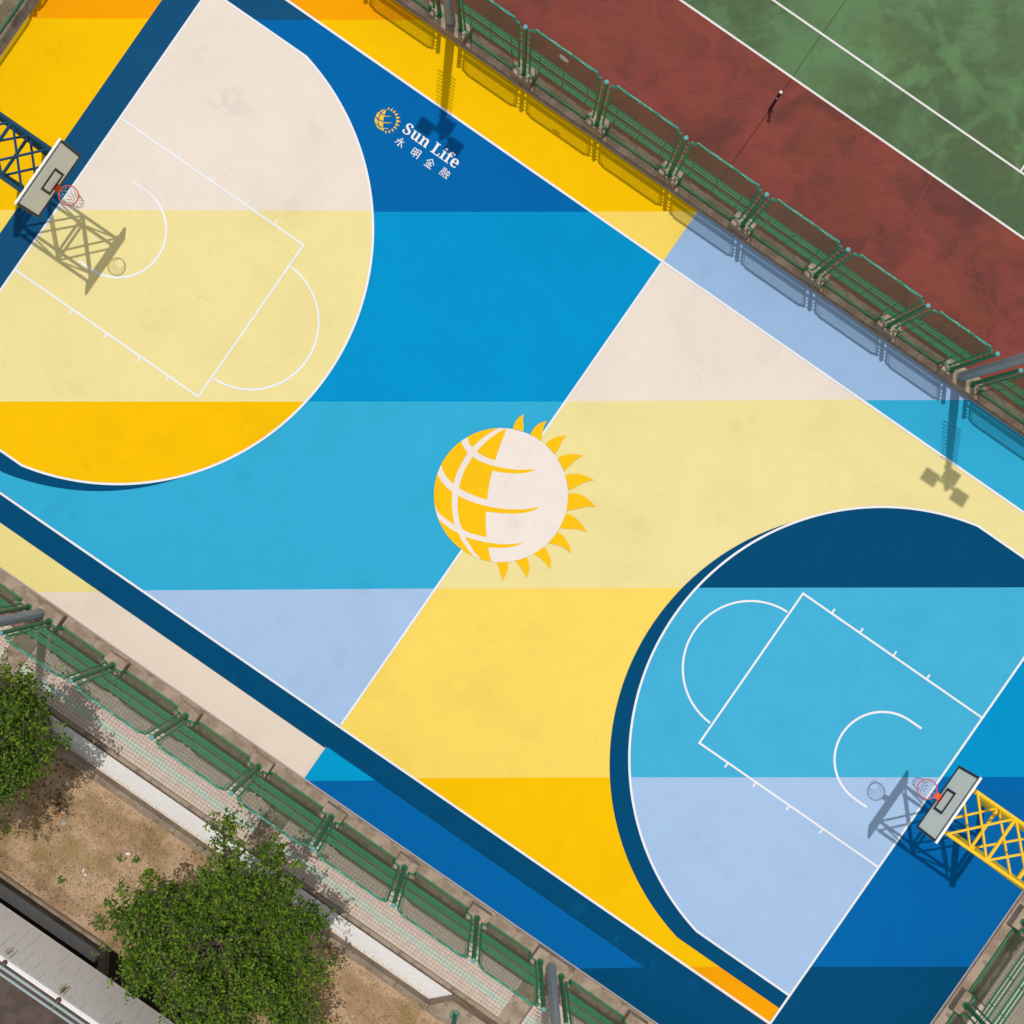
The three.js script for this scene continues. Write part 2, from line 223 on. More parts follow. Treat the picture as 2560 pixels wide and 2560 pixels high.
field(rect(0, 17.45, 7.53, 9.22), [[2.6, 0], [7.58, -0.0086], [12.66, -0.019]], [bright2, bright2, blue, navy], 0);
field(rect(13.9, 17.45, -7.53, 7.53), [[-2.5, 0], e3, [7.52, 0], [12.571, 0]], [bright, navy, bright, blue, navy], 0);
// navy border strips and the navy offset of each three-point zone
part(court, 'painted_strip', courtUV(sheet(rect(-14.93, -14.03, -7.53, 9.22), 0.004)), paint(navy2));
part(court, 'painted_strip', courtUV(sheet(rect(-14.03, -0.02, 7.53, 8.22), 0.004)), paint(navy));
part(court, 'painted_strip', courtUV(sheet(rect(-0.02, 13.9, 7.53, 8.16), 0.004)), paint(navy));
function zone(s, cx, r, zc, back, dx = 0, dz = 0) { // three-point zone outline, s = -1 left, 1 right
  const a = Math.asin(zc / r), pts = s > 0 ? arc(cx, 0.01, r, Math.PI - a, Math.PI + a, 96) : arc(cx, 0.01, r, -a, a, 96);
  return [...(s > 0 ? [[back, zc + 0.01]] : [[back, -zc + 0.01]]), ...pts, ...(s > 0 ? [[back, -zc + 0.01]] : [[back, zc + 0.01]])].map(([x, z], i, l) => [i === 0 || i === l.length - 1 ? x : x + dx, z + dz]);
}
const zoneL = zone(-1, -12.41, 6.79, 6.625, -14.02), zoneR = zone(1, 12.34, 6.72, 6.565, 13.9);
part(court, 'painted_crescent', courtUV(sheet(clip(zone(-1, -12.41, 6.82, 6.655, -14.02, -0.33, 0.42), (q) => q[1]), 0.004)), paint(navy));
part(court, 'painted_crescent', courtUV(sheet(zone(1, 12.34, 6.735, 6.58, 13.9, -0.33, 0.42), 0.005)), paint(navy));
field(zoneL, [[-7.545, 0.003], e2], [cream, pale, '#fbc302'], 0.008);
field(zoneR, [[2.485, -0.001], [7.525, 0]], [navy, sky2, peri], 0.008);
// white lines
const WL = paint(C.white), Y = 0.012, lw = 0.06;
const line = (pts, w = lw, y = Y, closed = false) => part(court, 'court_line', courtUV(ribbon(pts, w, y, closed)), WL);
line([[-14.05, -7.56], [13.91, -7.54], [13.91, 7.48], [-14.05, 7.58]], lw, Y, true);
line([[-0.01, -7.51], [-0.01, 7.46]], lw, Y + 0.002);
line(zoneL.map(([x, z], i, l) => [i === 0 || i === l.length - 1 ? -14.02 : x, z]), lw, Y + 0.002);
line(zoneR.map(([x, z], i, l) => [i === 0 || i === l.length - 1 ? 13.88 : x, z]), lw, Y + 0.002);
for (const [s, b, f, h, ticks, nc, ncr] of [[-1, -14.02, -8.105, 2.455, [-12.17, -11.065, -9.975, -9.06], -12.395, 1.277], [1, 13.88, 8.1, 2.42, [9.03, 9.94, 11.02, 12.1], 12.36, 1.275]]) {
  line([[b, -h], [f, -h], [f, h], [b, h]], 0.055, Y + 0.003);
  line(s < 0 ? arc(f + 0.01, 0.02, 1.805, -Math.PI / 2 + 0.03, Math.PI / 2 - 0.03) : arc(f - 0.01, 0.02, 1.8, Math.PI / 2 + 0.03, Math.PI * 1.5 - 0.03), 0.055, Y + 0.001);
  line(s < 0 ? [[nc - 0.38, -ncr + 0.02], ...arc(nc, 0.02, ncr, -Math.PI / 2, Math.PI / 2), [nc - 0.38, ncr + 0.02]] : [[nc + 0.38, ncr + 0.01], ...arc(nc, 0.01, ncr, Math.PI / 2, Math.PI * 1.5), [nc + 0.38, -ncr + 0.01]], 0.06, Y + 0.001);
  for (const t of ticks) for (const k of [-1, 1]) line([[t, k * (h + 0.026)], [t, k * (h + 0.15)]], 0.05, Y + 0.001);
}
part(court, 'ghost_line', courtUV(ribbon(arc(-8.0, 0.1, 1.98, 0.5, 1.55, 30), 0.025, Y - 0.001)), paint('#f7e6ae'));
part(court, 'bare_edge', courtUV(ribbon([[-17.62, -9.203], [17.43, -9.203], [17.43, 9.203], [-17.62, 9.203]], 0.035, 0.006, true)), paint('#b4adb0'));
part(court, 'painted_seam', courtUV(ribbon([[0.0, 7.53], [0.0, 8.2]], 0.03, 0.0075)), paint('#00425f'));

// ---------------------------------------------------------------- painted emblem and lettering
const GLOBE = [
  { a: [460, 310], arc: [785, 214], pts: [[690, 265], [600, 330], [505, 415], [475, 370]] },
  { pts: [[868, 217], [840, 225], [770, 265], [660, 350], [553, 458], [600, 490], [670, 525], [750, 550], [790, 430], [830, 320]] },
  { a: [183, 600], arc: [400, 350], pts: [[405, 380], [430, 430], [462, 470], [390, 590], [340, 700], [310, 800], [240, 725], [200, 655]] },
  { pts: [[512, 512], [590, 560], [700, 600], [850, 635], [1000, 650], [1100, 645], [1180, 640], [1130, 665], [1050, 685], [960, 688], [850, 682], [720, 660], [695, 760], [678, 860], [665, 963], [570, 935], [470, 895], [370, 842], [390, 760], [430, 650]] },
  { a: [113, 1020], arc: [148, 695], pts: [[180, 765], [240, 835], [298, 880], [294, 1010], [305, 1130], [325, 1228], [225, 1160], [150, 1090]] },
  { pts: [[358, 918], [450, 965], [560, 1005], [700, 1040], [850, 1062], [1000, 1067], [1100, 1058], [1200, 1042], [1200, 1055], [1130, 1085], [1030, 1105], [930, 1110], [800, 1105], [652, 1088], [650, 1180], [652, 1270], [660, 1357], [570, 1335], [480, 1310], [400, 1270], [370, 1170], [355, 1050]] },
  { a: [525, 1558], arc: [155, 1160], pts: [[210, 1215], [280, 1270], [360, 1310], [400, 1390], [460, 1480]] },
  { pts: [[428, 1348], [520, 1380], [650, 1410], [800, 1430], [920, 1430], [1045, 1415], [980, 1445], [900, 1462], [800, 1470], [677, 1463], [690, 1540], [710, 1612], [655, 1603], [600, 1587], [530, 1510], [480, 1430]] },
];
const RAYS = [[[935, 218], [960, 150], [1000, 100], [1048, 65], [1043, 130], [1048, 180], [1045, 245]], [[1118, 278], [1160, 210], [1220, 160], [1293, 133], [1260, 200], [1245, 280], [1230, 345]], [[1280, 385], [1330, 335], [1410, 300], [1500, 288], [1450, 350], [1415, 430], [1373, 480]], [[1405, 530], [1470, 495], [1570, 485], [1675, 498], [1600, 540], [1540, 600], [1472, 662]], [[1487, 708], [1560, 692], [1660, 700], [1785, 758], [1700, 775], [1620, 815], [1520, 865]], [[1517, 903], [1600, 900], [1700, 940], [1808, 1037], [1700, 1038], [1600, 1060], [1500, 1078]], [[1490, 1110], [1570, 1140], [1650, 1210], [1713, 1305], [1640, 1275], [1540, 1270], [1427, 1258]], [[1402, 1303], [1470, 1350], [1525, 1440], [1548, 1528], [1480, 1470], [1390, 1435], [1308, 1417]], [[1262, 1457], [1310, 1530], [1335, 1620], [1328, 1695], [1280, 1630], [1220, 1570], [1148, 1533]], [[1083, 1570], [1105, 1640], [1105, 1710], [1083, 1790], [1040, 1710], [1000, 1650], [962, 1603]], [[882, 1615], [880, 1680], [860, 1750], [822, 1810], [800, 1720], [772, 1618]]];
function emblem(ox, oz, scale, y, disc, colour) { // drawn on the mural's axes; emblem units -> metres
  const T = ([a, b]) => { const x = (a - 810) * scale, z = (b - 915) * scale; return [ox + x * CS + z * SN, oz - x * SN + z * CS]; };
  if (disc) part(court, 'emblem_disc', courtUV(sheet(arc(0, 0, 704, 0, Math.PI * 2, 96).slice(0, -1).map(([a, b]) => T([a + 810, b + 915])), y)), paint(disc));
  for (const g of GLOBE) {
    let p = g.pts; if (g.a) { const A = Math.atan2(g.a[1] - 915, g.a[0] - 810), B = Math.atan2(g.arc[1] - 915, g.arc[0] - 810); let d = B - A; while (d > Math.PI) d -= 2 * Math.PI; while (d < -Math.PI) d += 2 * Math.PI; p = [...arc(810, 915, 704, A, A + d, 16), ...p]; }
    part(court, 'emblem_segment', courtUV(sheet(p.map(T), y + 0.004)), paint(colour));
  }
  const curve = (r) => { const t = r.length === 7 ? 3 : 3, a = new THREE.SplineCurve(r.slice(0, t + 1).map((q) => new THREE.Vector2(...q))).getPoints(8), b = new THREE.SplineCurve(r.slice(t).map((q) => new THREE.Vector2(...q))).getPoints(8).slice(1); return [...a, ...b].map((q) => [q.x, q.y]); };
  for (const r of RAYS) part(court, 'emblem_ray', courtUV(sheet(curve(r).map(T), y + 0.006)), paint(colour));
}
emblem(0.002, 0.014, 1 / 394.4, 0.018, '#f2e7e0', '#fec614');
emblem(-8.21, -6.43, 0.1617 / 394.4, 0.006, null, '#f5cc3c');
{
  const font = await new FontLoader().loadAsync('fonts/droid/droid_serif_bold.typeface.json');
  const shapes = font.generateShapes('Sun Life', 1), g = new THREE.ShapeGeometry(shapes, 6); g.computeBoundingBox(); const b = g.boundingBox, w = b.max.x - b.min.x, k = 1.735 / w;
  g.translate(-b.min.x, 0, 0); g.scale(k, k * 1.02, 1); g.rotateX(-Math.PI / 2); g.translate(-7.69, 0.012, -6.425); part(court, 'lettering', courtUV(g), WL);
  const G = [
    [-7.56, -6.175, [[[4.6, .4], [5.8, 1.7]], [[3.2, 2.6], [5.3, 2.6], [5.3, 9.2], [4.0, 8.2]], [[1, 4.2], [3.9, 4.2], [.8, 8.2]], [[8.6, 2.8], [5.7, 5.0]], [[5.5, 4.0], [9.5, 9.2]]]],
    [-7.05, -6.175, [[[1, 1.5], [4, 1.5], [4, 7.5], [1, 7.5], [1, 1.2]], [[1, 4.5], [4, 4.5]], [[8.0, 8.6], [9, 9.2], [9, 1], [5.7, 1], [5.7, 6], [4.8, 9.6]], [[5.7, 3.6], [9, 3.6]], [[5.7, 6.2], [9, 6.2]]]],
    [-6.59, -6.16, [[[.7, 4.6], [5, .5], [9.5, 4.6]], [[3, 4.0], [7, 4.0]], [[1.8, 6], [8.2, 6]], [[5, 4], [5, 9.2]], [[2.5, 7], [3.4, 8.5]], [[7.5, 7], [6.6, 8.5]], [[.7, 9.4], [9.3, 9.4]]]],
    [-6.11, -6.175, [[[.6, .8], [5.2, .8]], [[1.4, 2], [4.4, 2], [4.4, 3.6], [1.4, 3.6], [1.4, 1.8]], [[.7, 9.4], [.7, 4.9], [5.1, 4.9], [5.1, 9.3]], [[1.7, 7.2], [4.2, 7.2]], [[2.95, 5.6], [2.95, 9.2]], [[6, 5.6], [6, 2.4], [9.4, 2.4], [9.4, 5.6], [6, 5.6]], [[7.7, .8], [7.7, 8.8]], [[5.8, 8.9], [9.3, 8.4]], [[8.6, 7.2], [9.7, 9.4]]]],
  ];
  for (const [cx, cz, strokes] of G) part(court, 'lettering', strokes.map((s, i) => courtUV(ribbon(s.map(([a, b]) => [cx + (a - 5) * 0.027, cz + (b - 5) * 0.027]), strokes.length > 8 ? 0.018 : 0.023, 0.012 + i * 0.0004))), WL);
}

// ---------------------------------------------------------------- tennis court beyond the fence
const tennis = struct('tennis_court');
{
  const lineM = std({ color: lin(0.72, 0.7, 0.7), map: courtWear });
  part(tennis, 'red_surround', sheet(rect(-30, 30, -13.54, -9.68), 0), std({ map: tennisRed, color: lin(0.94, 0.91, 0.9), roughness: 0.95 }));
  part(tennis, 'green_playing_area', sheet(rect(-30, 30, -40, -13.54), 0), std({ map: tennisGreen, color: lin(0.95, 0.96, 0.93), roughness: 0.95 }));
  part(tennis, 'court_line', courtUV(ribbon([[-30, -13.54], [30, -13.54]], 0.058, 0.004)), lineM);
  part(tennis, 'court_line', courtUV(ribbon([[-30, -14.945], [30, -14.945]], 0.055, 0.004)), lineM);
  part(tennis, 'court_line', courtUV(ribbon([[6.45, -14.975], [6.45, -23]], 0.055, 0.005)), lineM);
}
{ // net post
  const t = thing('tennis_net_post', 'dark red tennis net post with white cap on the red surround', 'net post', [0.03, 0, -12.5]);
  const red = std({ color: lin(0.05, 0.014, 0.014), roughness: 0.6 });
  part(t, 'post', rod([0, 0, 0], [0, 1.08, 0], 0.042, 14), red);
  part(t, 'cap', new THREE.SphereGeometry(0.043, 14, 8, 0, Math.PI * 2, 0, Math.PI / 2).translate(0, 1.08, 0), M.white);
  part(t, 'winder', [rod([0, 0.82, 0.04], [0, 0.82, 0.085], 0.028, 10), rod([0.03, 0.8, 0.075], [0.03, 0.9, 0.075], 0.01, 6)], M.galv);
  part(t, 'cleat', box(0.04, 0.1, 0.06, 0.1, -0.02, 0.02), red);
}

// ---------------------------------------------------------------- kerbs with concrete blocks
function kerb(label, alongX, p0, p1, near, far, posts, stone = M.concrete) { // posts: block centres along the run
  const t = thing('concrete_kerb', label, 'kerb', [0, 0, 0], 'kerbs round the court');
  const B = (a, b, y0, y1, c, d, bev) => alongX ? bevelBox(a, b, y0, y1, Math.min(c, d), Math.max(c, d), bev) : bevelBox(Math.min(c, d), Math.max(c, d), y0, y1, a, b, bev);
  part(t, 'kerb_strip', B(p0, p1, -0.05, 0.085, near, far, 0.012), stone);
  for (const [c, w] of posts) part(t, 'block', B(c - w / 2, c + w / 2, 0.08, 0.33 + rr(-0.008, 0.008), near + Math.sign(far - near) * (w > 0.8 ? -0.02 : 0.045), far + Math.sign(far - near) * 0.02, 0.012), M.concrete);
  return t;
}
const runPosts = [-10.87, -8.53, -7.86, -5.83, -3.49, -1.16, 1.17, 3.51, 5.84, 7.86, 8.53, 10.87, 13.2];
const blocks = [[-10.87, .6], [-8.195, 1.14], [-5.83, .6], [-3.49, .6], [-1.16, .6], [1.17, .6], [3.51, .6], [5.84, .6], [8.195, 1.14], [10.87, .6], [13.2, .6]];
kerb('concrete kerb with blocks between yellow-blue court edge and tennis court', true, -17.6, 17.4, -9.22, -9.68, blocks, M.concreteDarker);
kerb('concrete kerb with blocks along the pink-tiled walkway', true, -17.6, 17.4, 9.22, 9.74, blocks);
kerb('concrete kerb with blocks behind the yellow hoop', false, -9.3, 9.3, 17.45, 17.97, [[-3.9, .6], [-1.3, .6], [1.36, .6], [4.06, .62], [6.7, .6]]);
kerb('concrete kerb behind the blue hoop, shaded by its fence', false, -9.3, 9.3, -17.64, -18.12, [[-6.8, .6], [-4.15, .6], [-1.5, .6], [1.1, .6], [3.7, .6], [6.3, .6]]);

// ---------------------------------------------------------------- fences
function fence(label, posts, gaps, place, yaw) { // built along local x, facing z
  const t = thing('court_fence', label, 'fence', place, 'green pipe fences round the court', yaw);
  const base = 0.3, postR = 0.056;
  const postG = rod([0, base, 0], [0, 2.79, 0], postR, 14), capG = new THREE.SphereGeometry(0.06, 14, 8, 0, Math.PI * 2, 0, Math.PI / 2).scale(1, 0.55, 1).translate(0, 2.79, 0), flangeG = new THREE.CylinderGeometry(0.1, 0.1, 0.02, 12).translate(0, 0.345, 0);
  for (const x of posts) { const p = part(t, 'post', postG, M.greenPaint); p.position.x = x; p.rotation.set(rr(-0.006, 0.006), 0, rr(-0.006, 0.006)); part(p, 'cap', capG, M.capTeal); part(p, 'base_flange', flangeG, M.greenPaint); }
  const cache = new Map();
  for (let i = 0; i + 1 < posts.length; i++) {
    const a = posts[i], b = posts[i + 1]; if (gaps.some((g) => Math.abs(g - a) < 0.01)) continue;
    const L = Math.round((b - a) * 100) / 100;
    if (!cache.has(L)) {
      const h = L / 2, r = 0.027, i1 = h - 0.16, i2 = h - 0.3, o = {};
      // lower loop, upper loop sides, tension bars, stubs to the posts
      const fr = [];
      for (const s of [-1, 1]) {
        fr.push(...pipe([[s * i2, 2.93, 0], [s * (i2 + 0.02), 2.84, 0], [s * (i2 + 0.06), 2.79, 0], [s * i1, 2.77, 0], [s * i1, 1.8, 0]], r));
        fr.push(...pipe([[s * i1, 1.0, 0], [s * i1, 0.46, 0], [s * (i2 + 0.03), 0.43, 0], [s * i2, 0.36, 0], [s * i2, 0.13, 0]], r));
        for (const y of [2.66, 2.36, 2.08, 1.8, 1.68, 1.55, 1.25, 1.12, 1.0, 0.72]) fr.push(rod([s * i1, y, 0], [s * (h - 0.045), y, 0], 0.015, 6));
        fr.push(rod([s * (i1 - 0.07), 2.75, 0], [s * (i1 - 0.07), 1.82, 0], 0.009, 5), rod([s * (i2 - 0.05), 0.98, 0], [s * (i2 - 0.05), 0.15, 0], 0.009, 5));
        fr.push(rod([s * i1, 1.83, 0], [s * i1, 0.97, 0], r, 8));
      }
      fr.push(rod([-i1, 1.82, 0], [i1, 1.82, 0], 0.024, 8), rod([-i1, 0.98, 0], [i1, 0.98, 0], 0.024, 8));
      for (const x of [-h * 0.62, 0, h * 0.62]) fr.push(rod([x, 1.82, 0], [x, 1.53, 0], 0.014, 6), rod([x, 1.27, 0], [x, 0.98, 0], 0.014, 6));
      o.frame = mergeGeometries(fr);
      o.top = mergeGeometries(pipe([[-i1, 2.79, 0], [-i2 - 0.06, 2.81, 0], [-i2 - 0.02, 2.86, 0], [-i2, 2.93, 0], [i2, 2.93, 0], [i2 + 0.02, 2.86, 0], [i2 + 0.06, 2.81, 0], [i1, 2.79, 0]], 0.032, 9));
      o.rail = rod([-i1, 0, 0], [i1, 0, 0], 0.0245, 8);
      o.bottom = rod([-i2, 0.13, 0], [i2, 0.13, 0], r * 1.1, 8);
      const pl = (x, y0, y1) => { const g = new THREE.PlaneGeometry(2 * x, y1 - y0); g.translate(0, (y0 + y1) / 2, 0); const p = g.attributes.position, uv = g.attributes.uv; for (let k = 0; k < p.count; k++) uv.setXY(k, p.getX(k), p.getY(k)); return g; };
      o.up = pl(i1 - 0.02, 1.81, 2.92); o.mid = pl(i1, 1.26, 1.54); o.low = pl(i2 - 0.01, 0.14, 0.99); cache.set(L, o);
    }
    const o = cache.get(L), p = part(t, 'fence_panel', o.frame, M.greenRail); p.position.set((a + b) / 2, rr(-0.012, 0.008), rr(-0.01, 0.01)); p.rotation.set(rr(-0.008, 0.008), 0, rr(-0.005, 0.005));
    part(p, 'top_rail', o.top, M.greenTop); part(p, 'bottom_rail', o.bottom, M.greenRail);
    for (const y of [1.68, 1.53, 1.27, 1.12]) part(p, 'rail', o.rail, M.greenRail).position.y = y;
    part(p, 'wire_mesh', o.up, M.wire); part(p, 'wire_mesh', o.low, M.wire); part(p, 'wire_mesh', o.mid, M.wire);
  }
  return t;
}
const tennisFence = fence('green pipe and mesh fence beside the red tennis court', runPosts, [-8.53, 7.86], [0, 0, -9.46], 0);
part(tennisFence, 'patch', sheet([[-4.82, -0.1], [-4.68, -0.13], [-4.55, -0.07], [-4.57, 0.06], [-4.66, 0.1], [-4.8, 0.08]], 0).rotateX(Math.PI / 2).translate(0, 2.55, 0.012), std({ color: lin(0.58, 0.54, 0.46), side: THREE.DoubleSide }), 'pale patch on the wire mesh');  // pale irregular sheet just in front of the upper mesh
fence('green pipe and mesh fence beside the pink-tiled walkway', runPosts, [-8.53, 7.86], [0, 0, 9.52], 0);
fence('green pipe and mesh fence behind the yellow hoop', [-6.7, -4.06, -1.4, 1.3, 3.9], [], [17.71, 0, 0], Math.PI / 2);
fence('green pipe and mesh fence behind the blue hoop', [-6.3, -3.7, -1.1, 1.5, 4.15, 6.8], [], [-17.9, 0, 0], Math.PI / 2);

// ---------------------------------------------------------------- floodlight poles
function floodlight(label, x, z, s) { // s: side of the court the pole stands on; lamps tilt towards the court
  const t = thing('floodlight_pole', label, 'floodlight', [x, 0.33, z], 'floodlight poles at the court edges');
  const oct = (y0, y1, r0, r1) => { const g = new THREE.CylinderGeometry(r1, r0, y1 - y0, 8, 1).toNonIndexed(); g.computeVertexNormals(); g.translate(0, (y0 + y1) / 2, 0); return g; };
  part(t, 'pole', oct(0, 2.55, 0.135, 0.122), M.galv); part(t, 'upper_pole', oct(2.45, 9.4, 0.129, 0.075), M.galv);
  part(t, 'base_collar', oct(0, 0.05, 0.15, 0.145), M.galvDark);
  const rungs = []; for (let k = 0; k < 11; k++) { const y = 3.75 + k * 0.31, r = 0.12 - k * 0.003; rungs.push(rod([r - 0.02, y, 0], [r + 0.17, y, 0.02], 0.016, 6), rod([-r + 0.02, y + 0.13, 0], [-r - 0.17, y + 0.13, 0.02], 0.016, 6)); }
  part(t, 'climbing_rungs', rungs, M.galvDark);
  part(t, 'crossarm', [rod([-0.62, 9.05, 0], [0.62, 9.05, 0], 0.045, 10), rod([-0.1, 7.5, -s * 0.05], [0.4, 7.5, -s * 0.05], 0.04, 10)], M.galvDark);
  for (const [lx, ly, lz] of [[-0.47, 9.0, -s * 0.1], [0.47, 9.0, -s * 0.1], [0.2, 7.5, -s * 0.16]]) {
    const body = new THREE.Group(), g = bevelBox(-0.21, 0.21, -0.09, 0.1, -0.17, 0.17, 0.05); g.rotateX(s * 0.5); g.translate(lx, ly, lz);
    const l = part(t, 'lamp_head', g, M.galvDark); const gl = box(-0.19, 0.19, -0.098, -0.092, -0.15, 0.15); gl.rotateX(s * 0.5); gl.translate(lx, ly, lz); part(l, 'lamp_glass', gl, M.lampGlass);
  }
}
floodlight('grey octagonal floodlight pole in the tennis-side fence near the blue hoop', -8.18, -9.46, -1);
floodlight('grey octagonal floodlight pole in the tennis-side fence near the yellow hoop', 8.19, -9.46, -1);
floodlight('grey octagonal floodlight pole in the walkway fence beside the smaller tree', -8.19, 9.5, 1);
floodlight('grey octagonal floodlight pole in the walkway fence near the green post', 8.18, 9.48, 1);

// ---------------------------------------------------------------- basketball hoops
function hoop(label, s, xb, xr, steel, zr, netMat, rimMat) { // s = 1: stands beyond +x and faces -x; xb board face, xr rim centre
  const t = thing('basketball_hoop', label, 'basketball hoop', [s * 15.1, 0, 0], 'basketball hoops');
  const X = (x) => x - 15.1, P = (x, y, z) => [s * X(x), y, z]; // x measured from the court centre
  const zc = 0.58, yt = 3.92, yb = 3.12, xs = [12.78, 13.84, 15.0], xp = 15.17;
  for (const k of [-1, 1]) {
    const p = part(t, 'post', rod(P(xp, 0, k * zc), P(xp, 4.12, k * zc), 0.092, 18), steel);
    part(p, 'base_collar', rod(P(xp, 0.01, k * zc), P(xp, 0.04, k * zc), 0.1, 18), steel);
    part(t, 'upper_chord', rod(P(xp, yt, k * zc), P(12.74, yt, k * zc), 0.046, 12), steel);
    part(t, 'lower_chord', rod(P(xp, yb, k * zc), P(12.74, yb, k * zc), 0.042, 12), steel);
    part(t, 'side_brace', rod(P(15.05, yb, k * zc), P(13.84, yt, k * zc), 0.026, 8), steel);
    part(t, 'side_brace', rod(P(13.84, yt, k * zc), P(12.8, yb, k * zc), 0.026, 8), steel);
    part(t, 'side_brace', rod(P(13.84, yb, k * zc), P(13.84, yt, k * zc), 0.026, 8), steel);
  }
  for (const y of [yt, yb]) for (let i = 0; i < 2; i++) for (const k of [-1, 1]) part(t, 'cross_brace', rod(P(xs[i], y + (k > 0 ? 0.012 : -0.02), -k * zc), P(xs[i + 1], y + (k > 0 ? 0.012 : -0.02), k * zc), 0.03, 8), steel);
  for (const [x, y, r] of [[13.84, yt, 0.038], [13.84, yb, 0.038], [xp, 4.02, 0.07], [12.76, yb, 0.03], [xp, yb, 0.05]]) part(t, 'crossbar', rod(P(x, y, -zc), P(x, y, zc), r, 10), steel);
  // backboard: face in the y-z plane at xb
  const bx = (d0, d1, y0, y1, z0, z1) => { const a = s * X(xb + d0), b = s * X(xb + d1); return bevelBox(Math.min(a, b), Math.max(a, b), y0, y1, z0, z1, 0.006); };
  const bd = part(t, 'backboard', bx(0, 0.05, 2.9, 3.95, -0.9, 0.9), M.board);
  part(bd, 'top_edge', bx(-0.003, 0.054, 3.925, 3.957, -0.905, 0.905), M.white);
  const lineBox = (y0, y1, z0, z1, n) => part(bd, n, bx(-0.004, 0.002, y0, y1, z0, z1), M.black);
  lineBox(2.903, 2.96, -0.897, 0.897, 'border_line'); lineBox(3.895, 3.922, -0.897, 0.897, 'border_line'); lineBox(2.96, 3.895, -0.897, -0.835, 'border_line'); lineBox(2.96, 3.895, 0.835, 0.897, 'border_line');
  lineBox(3.05, 3.11, -0.3, 0.3, 'target_line'); lineBox(3.44, 3.5, -0.3, 0.3, 'target_line'); lineBox(3.11, 3.44, -0.3, -0.24, 'target_line'); lineBox(3.11, 3.44, 0.24, 0.3, 'target_line');
  part(t, 'board_frame', [rod(P(xb + 0.08, 2.95, -0.6), P(xb + 0.08, 3.9, -0.6), 0.025), rod(P(xb + 0.08, 2.95, 0.6), P(xb + 0.08, 3.9, 0.6), 0.025), rod(P(xb + 0.08, 3.05, -0.6), P(xb + 0.08, 3.05, 0.6), 0.025)], steel);
  // rim
  const cx = s * X(xr), rim = part(t, 'rim', new THREE.TorusGeometry(0.233, 0.014, 8, 40).rotateX(Math.PI / 2).translate(cx, 3.05, zr), rimMat);
  const a0 = s * X(xr + 0.215), a1 = s * X(xb); part(rim, 'bracket', [box(Math.min(a0, a1), Math.max(a0, a1), 3.03, 3.045, zr - 0.075, zr + 0.075), box(Math.min(a1, a1 - s * 0.012), Math.max(a1, a1 - s * 0.012), 2.92, 3.06, zr - 0.085, zr + 0.085), rod([s * X(xr + 0.24), 3.03, zr - 0.06], [a1 - s * .01, 2.94, zr - 0.06], 0.01, 6), rod([s * X(xr + 0.24), 3.03, zr + 0.06], [a1 - s * .01, 2.94, zr + 0.06], 0.01, 6)], M.orange);
  const net = [[], []], N = 12, lv = [[0.228, 3.04], [0.2, 2.93], [0.165, 2.82], [0.135, 2.71], [0.125, 2.62]];
  for (let l = 0; l + 1 < lv.length; l++) for (let i = 0; i < N; i++) for (const k of [-1, 1]) {
    const A = (i + (l % 2) * 0.5) / N * Math.PI * 2, B = A + k * Math.PI / N, [r0, y0] = lv[l], [r1, y1] = lv[l + 1], sag = 0.02 * l;
    net[l < 2 ? 0 : 1].push(rod([cx + r0 * Math.cos(A) - s * sag, y0, zr + r0 * Math.sin(A)], [cx + r1 * Math.cos(B) - s * (sag + 0.02), y1, zr + r1 * Math.sin(B)], 0.0045, 4));
  }
  part(t, 'net', net[0], M.net, 'white upper half of the net'); part(t, 'net', net[1], netMat, 'dark lower half of the net');
}
hoop('basketball hoop on a yellow lattice steel stand', 1, 12.63, 12.25, M.yellowSteel, 0.0, M.netDark, M.rimPink);
hoop('basketball hoop on a dark blue lattice steel stand', -1, 12.69, 12.32, M.blueSteel, 0.05, M.netDark, std({ color: lin(0.6, 0.07, 0.04), roughness: 0.5 }));

// ---------------------------------------------------------------- tiled walkways
const TP = 0.1008;
const tileCols = { pink: [lin(0.64, 0.5, 0.44), lin(0.61, 0.48, 0.42), lin(0.64, 0.52, 0.46)], cream: [lin(0.65, 0.54, 0.44), lin(0.63, 0.52, 0.43), lin(0.66, 0.56, 0.48)], mint: [lin(0.52, 0.6, 0.51), lin(0.55, 0.61, 0.53), lin(0.5, 0.58, 0.5)], rose: [lin(0.46, 0.22, 0.2), lin(0.5, 0.26, 0.24), lin(0.43, 0.2, 0.19)] };
const tileMats = new Map();
const tileMat = (c) => { if (!tileMats.has(c)) tileMats.set(c, std({ color: c, map: fadeTex, roughness: 0.8 })); return tileMats.get(c); };
const tileGeo = new THREE.BoxGeometry(TP - 0.009, 0.02, TP - 0.009).translate(0, 0.01, 0);
const walk = struct('walkway', bevelBox(-17.4, 17.3, -0.05, -0.004, 9.745, 11.62, 0.002), M.grout);
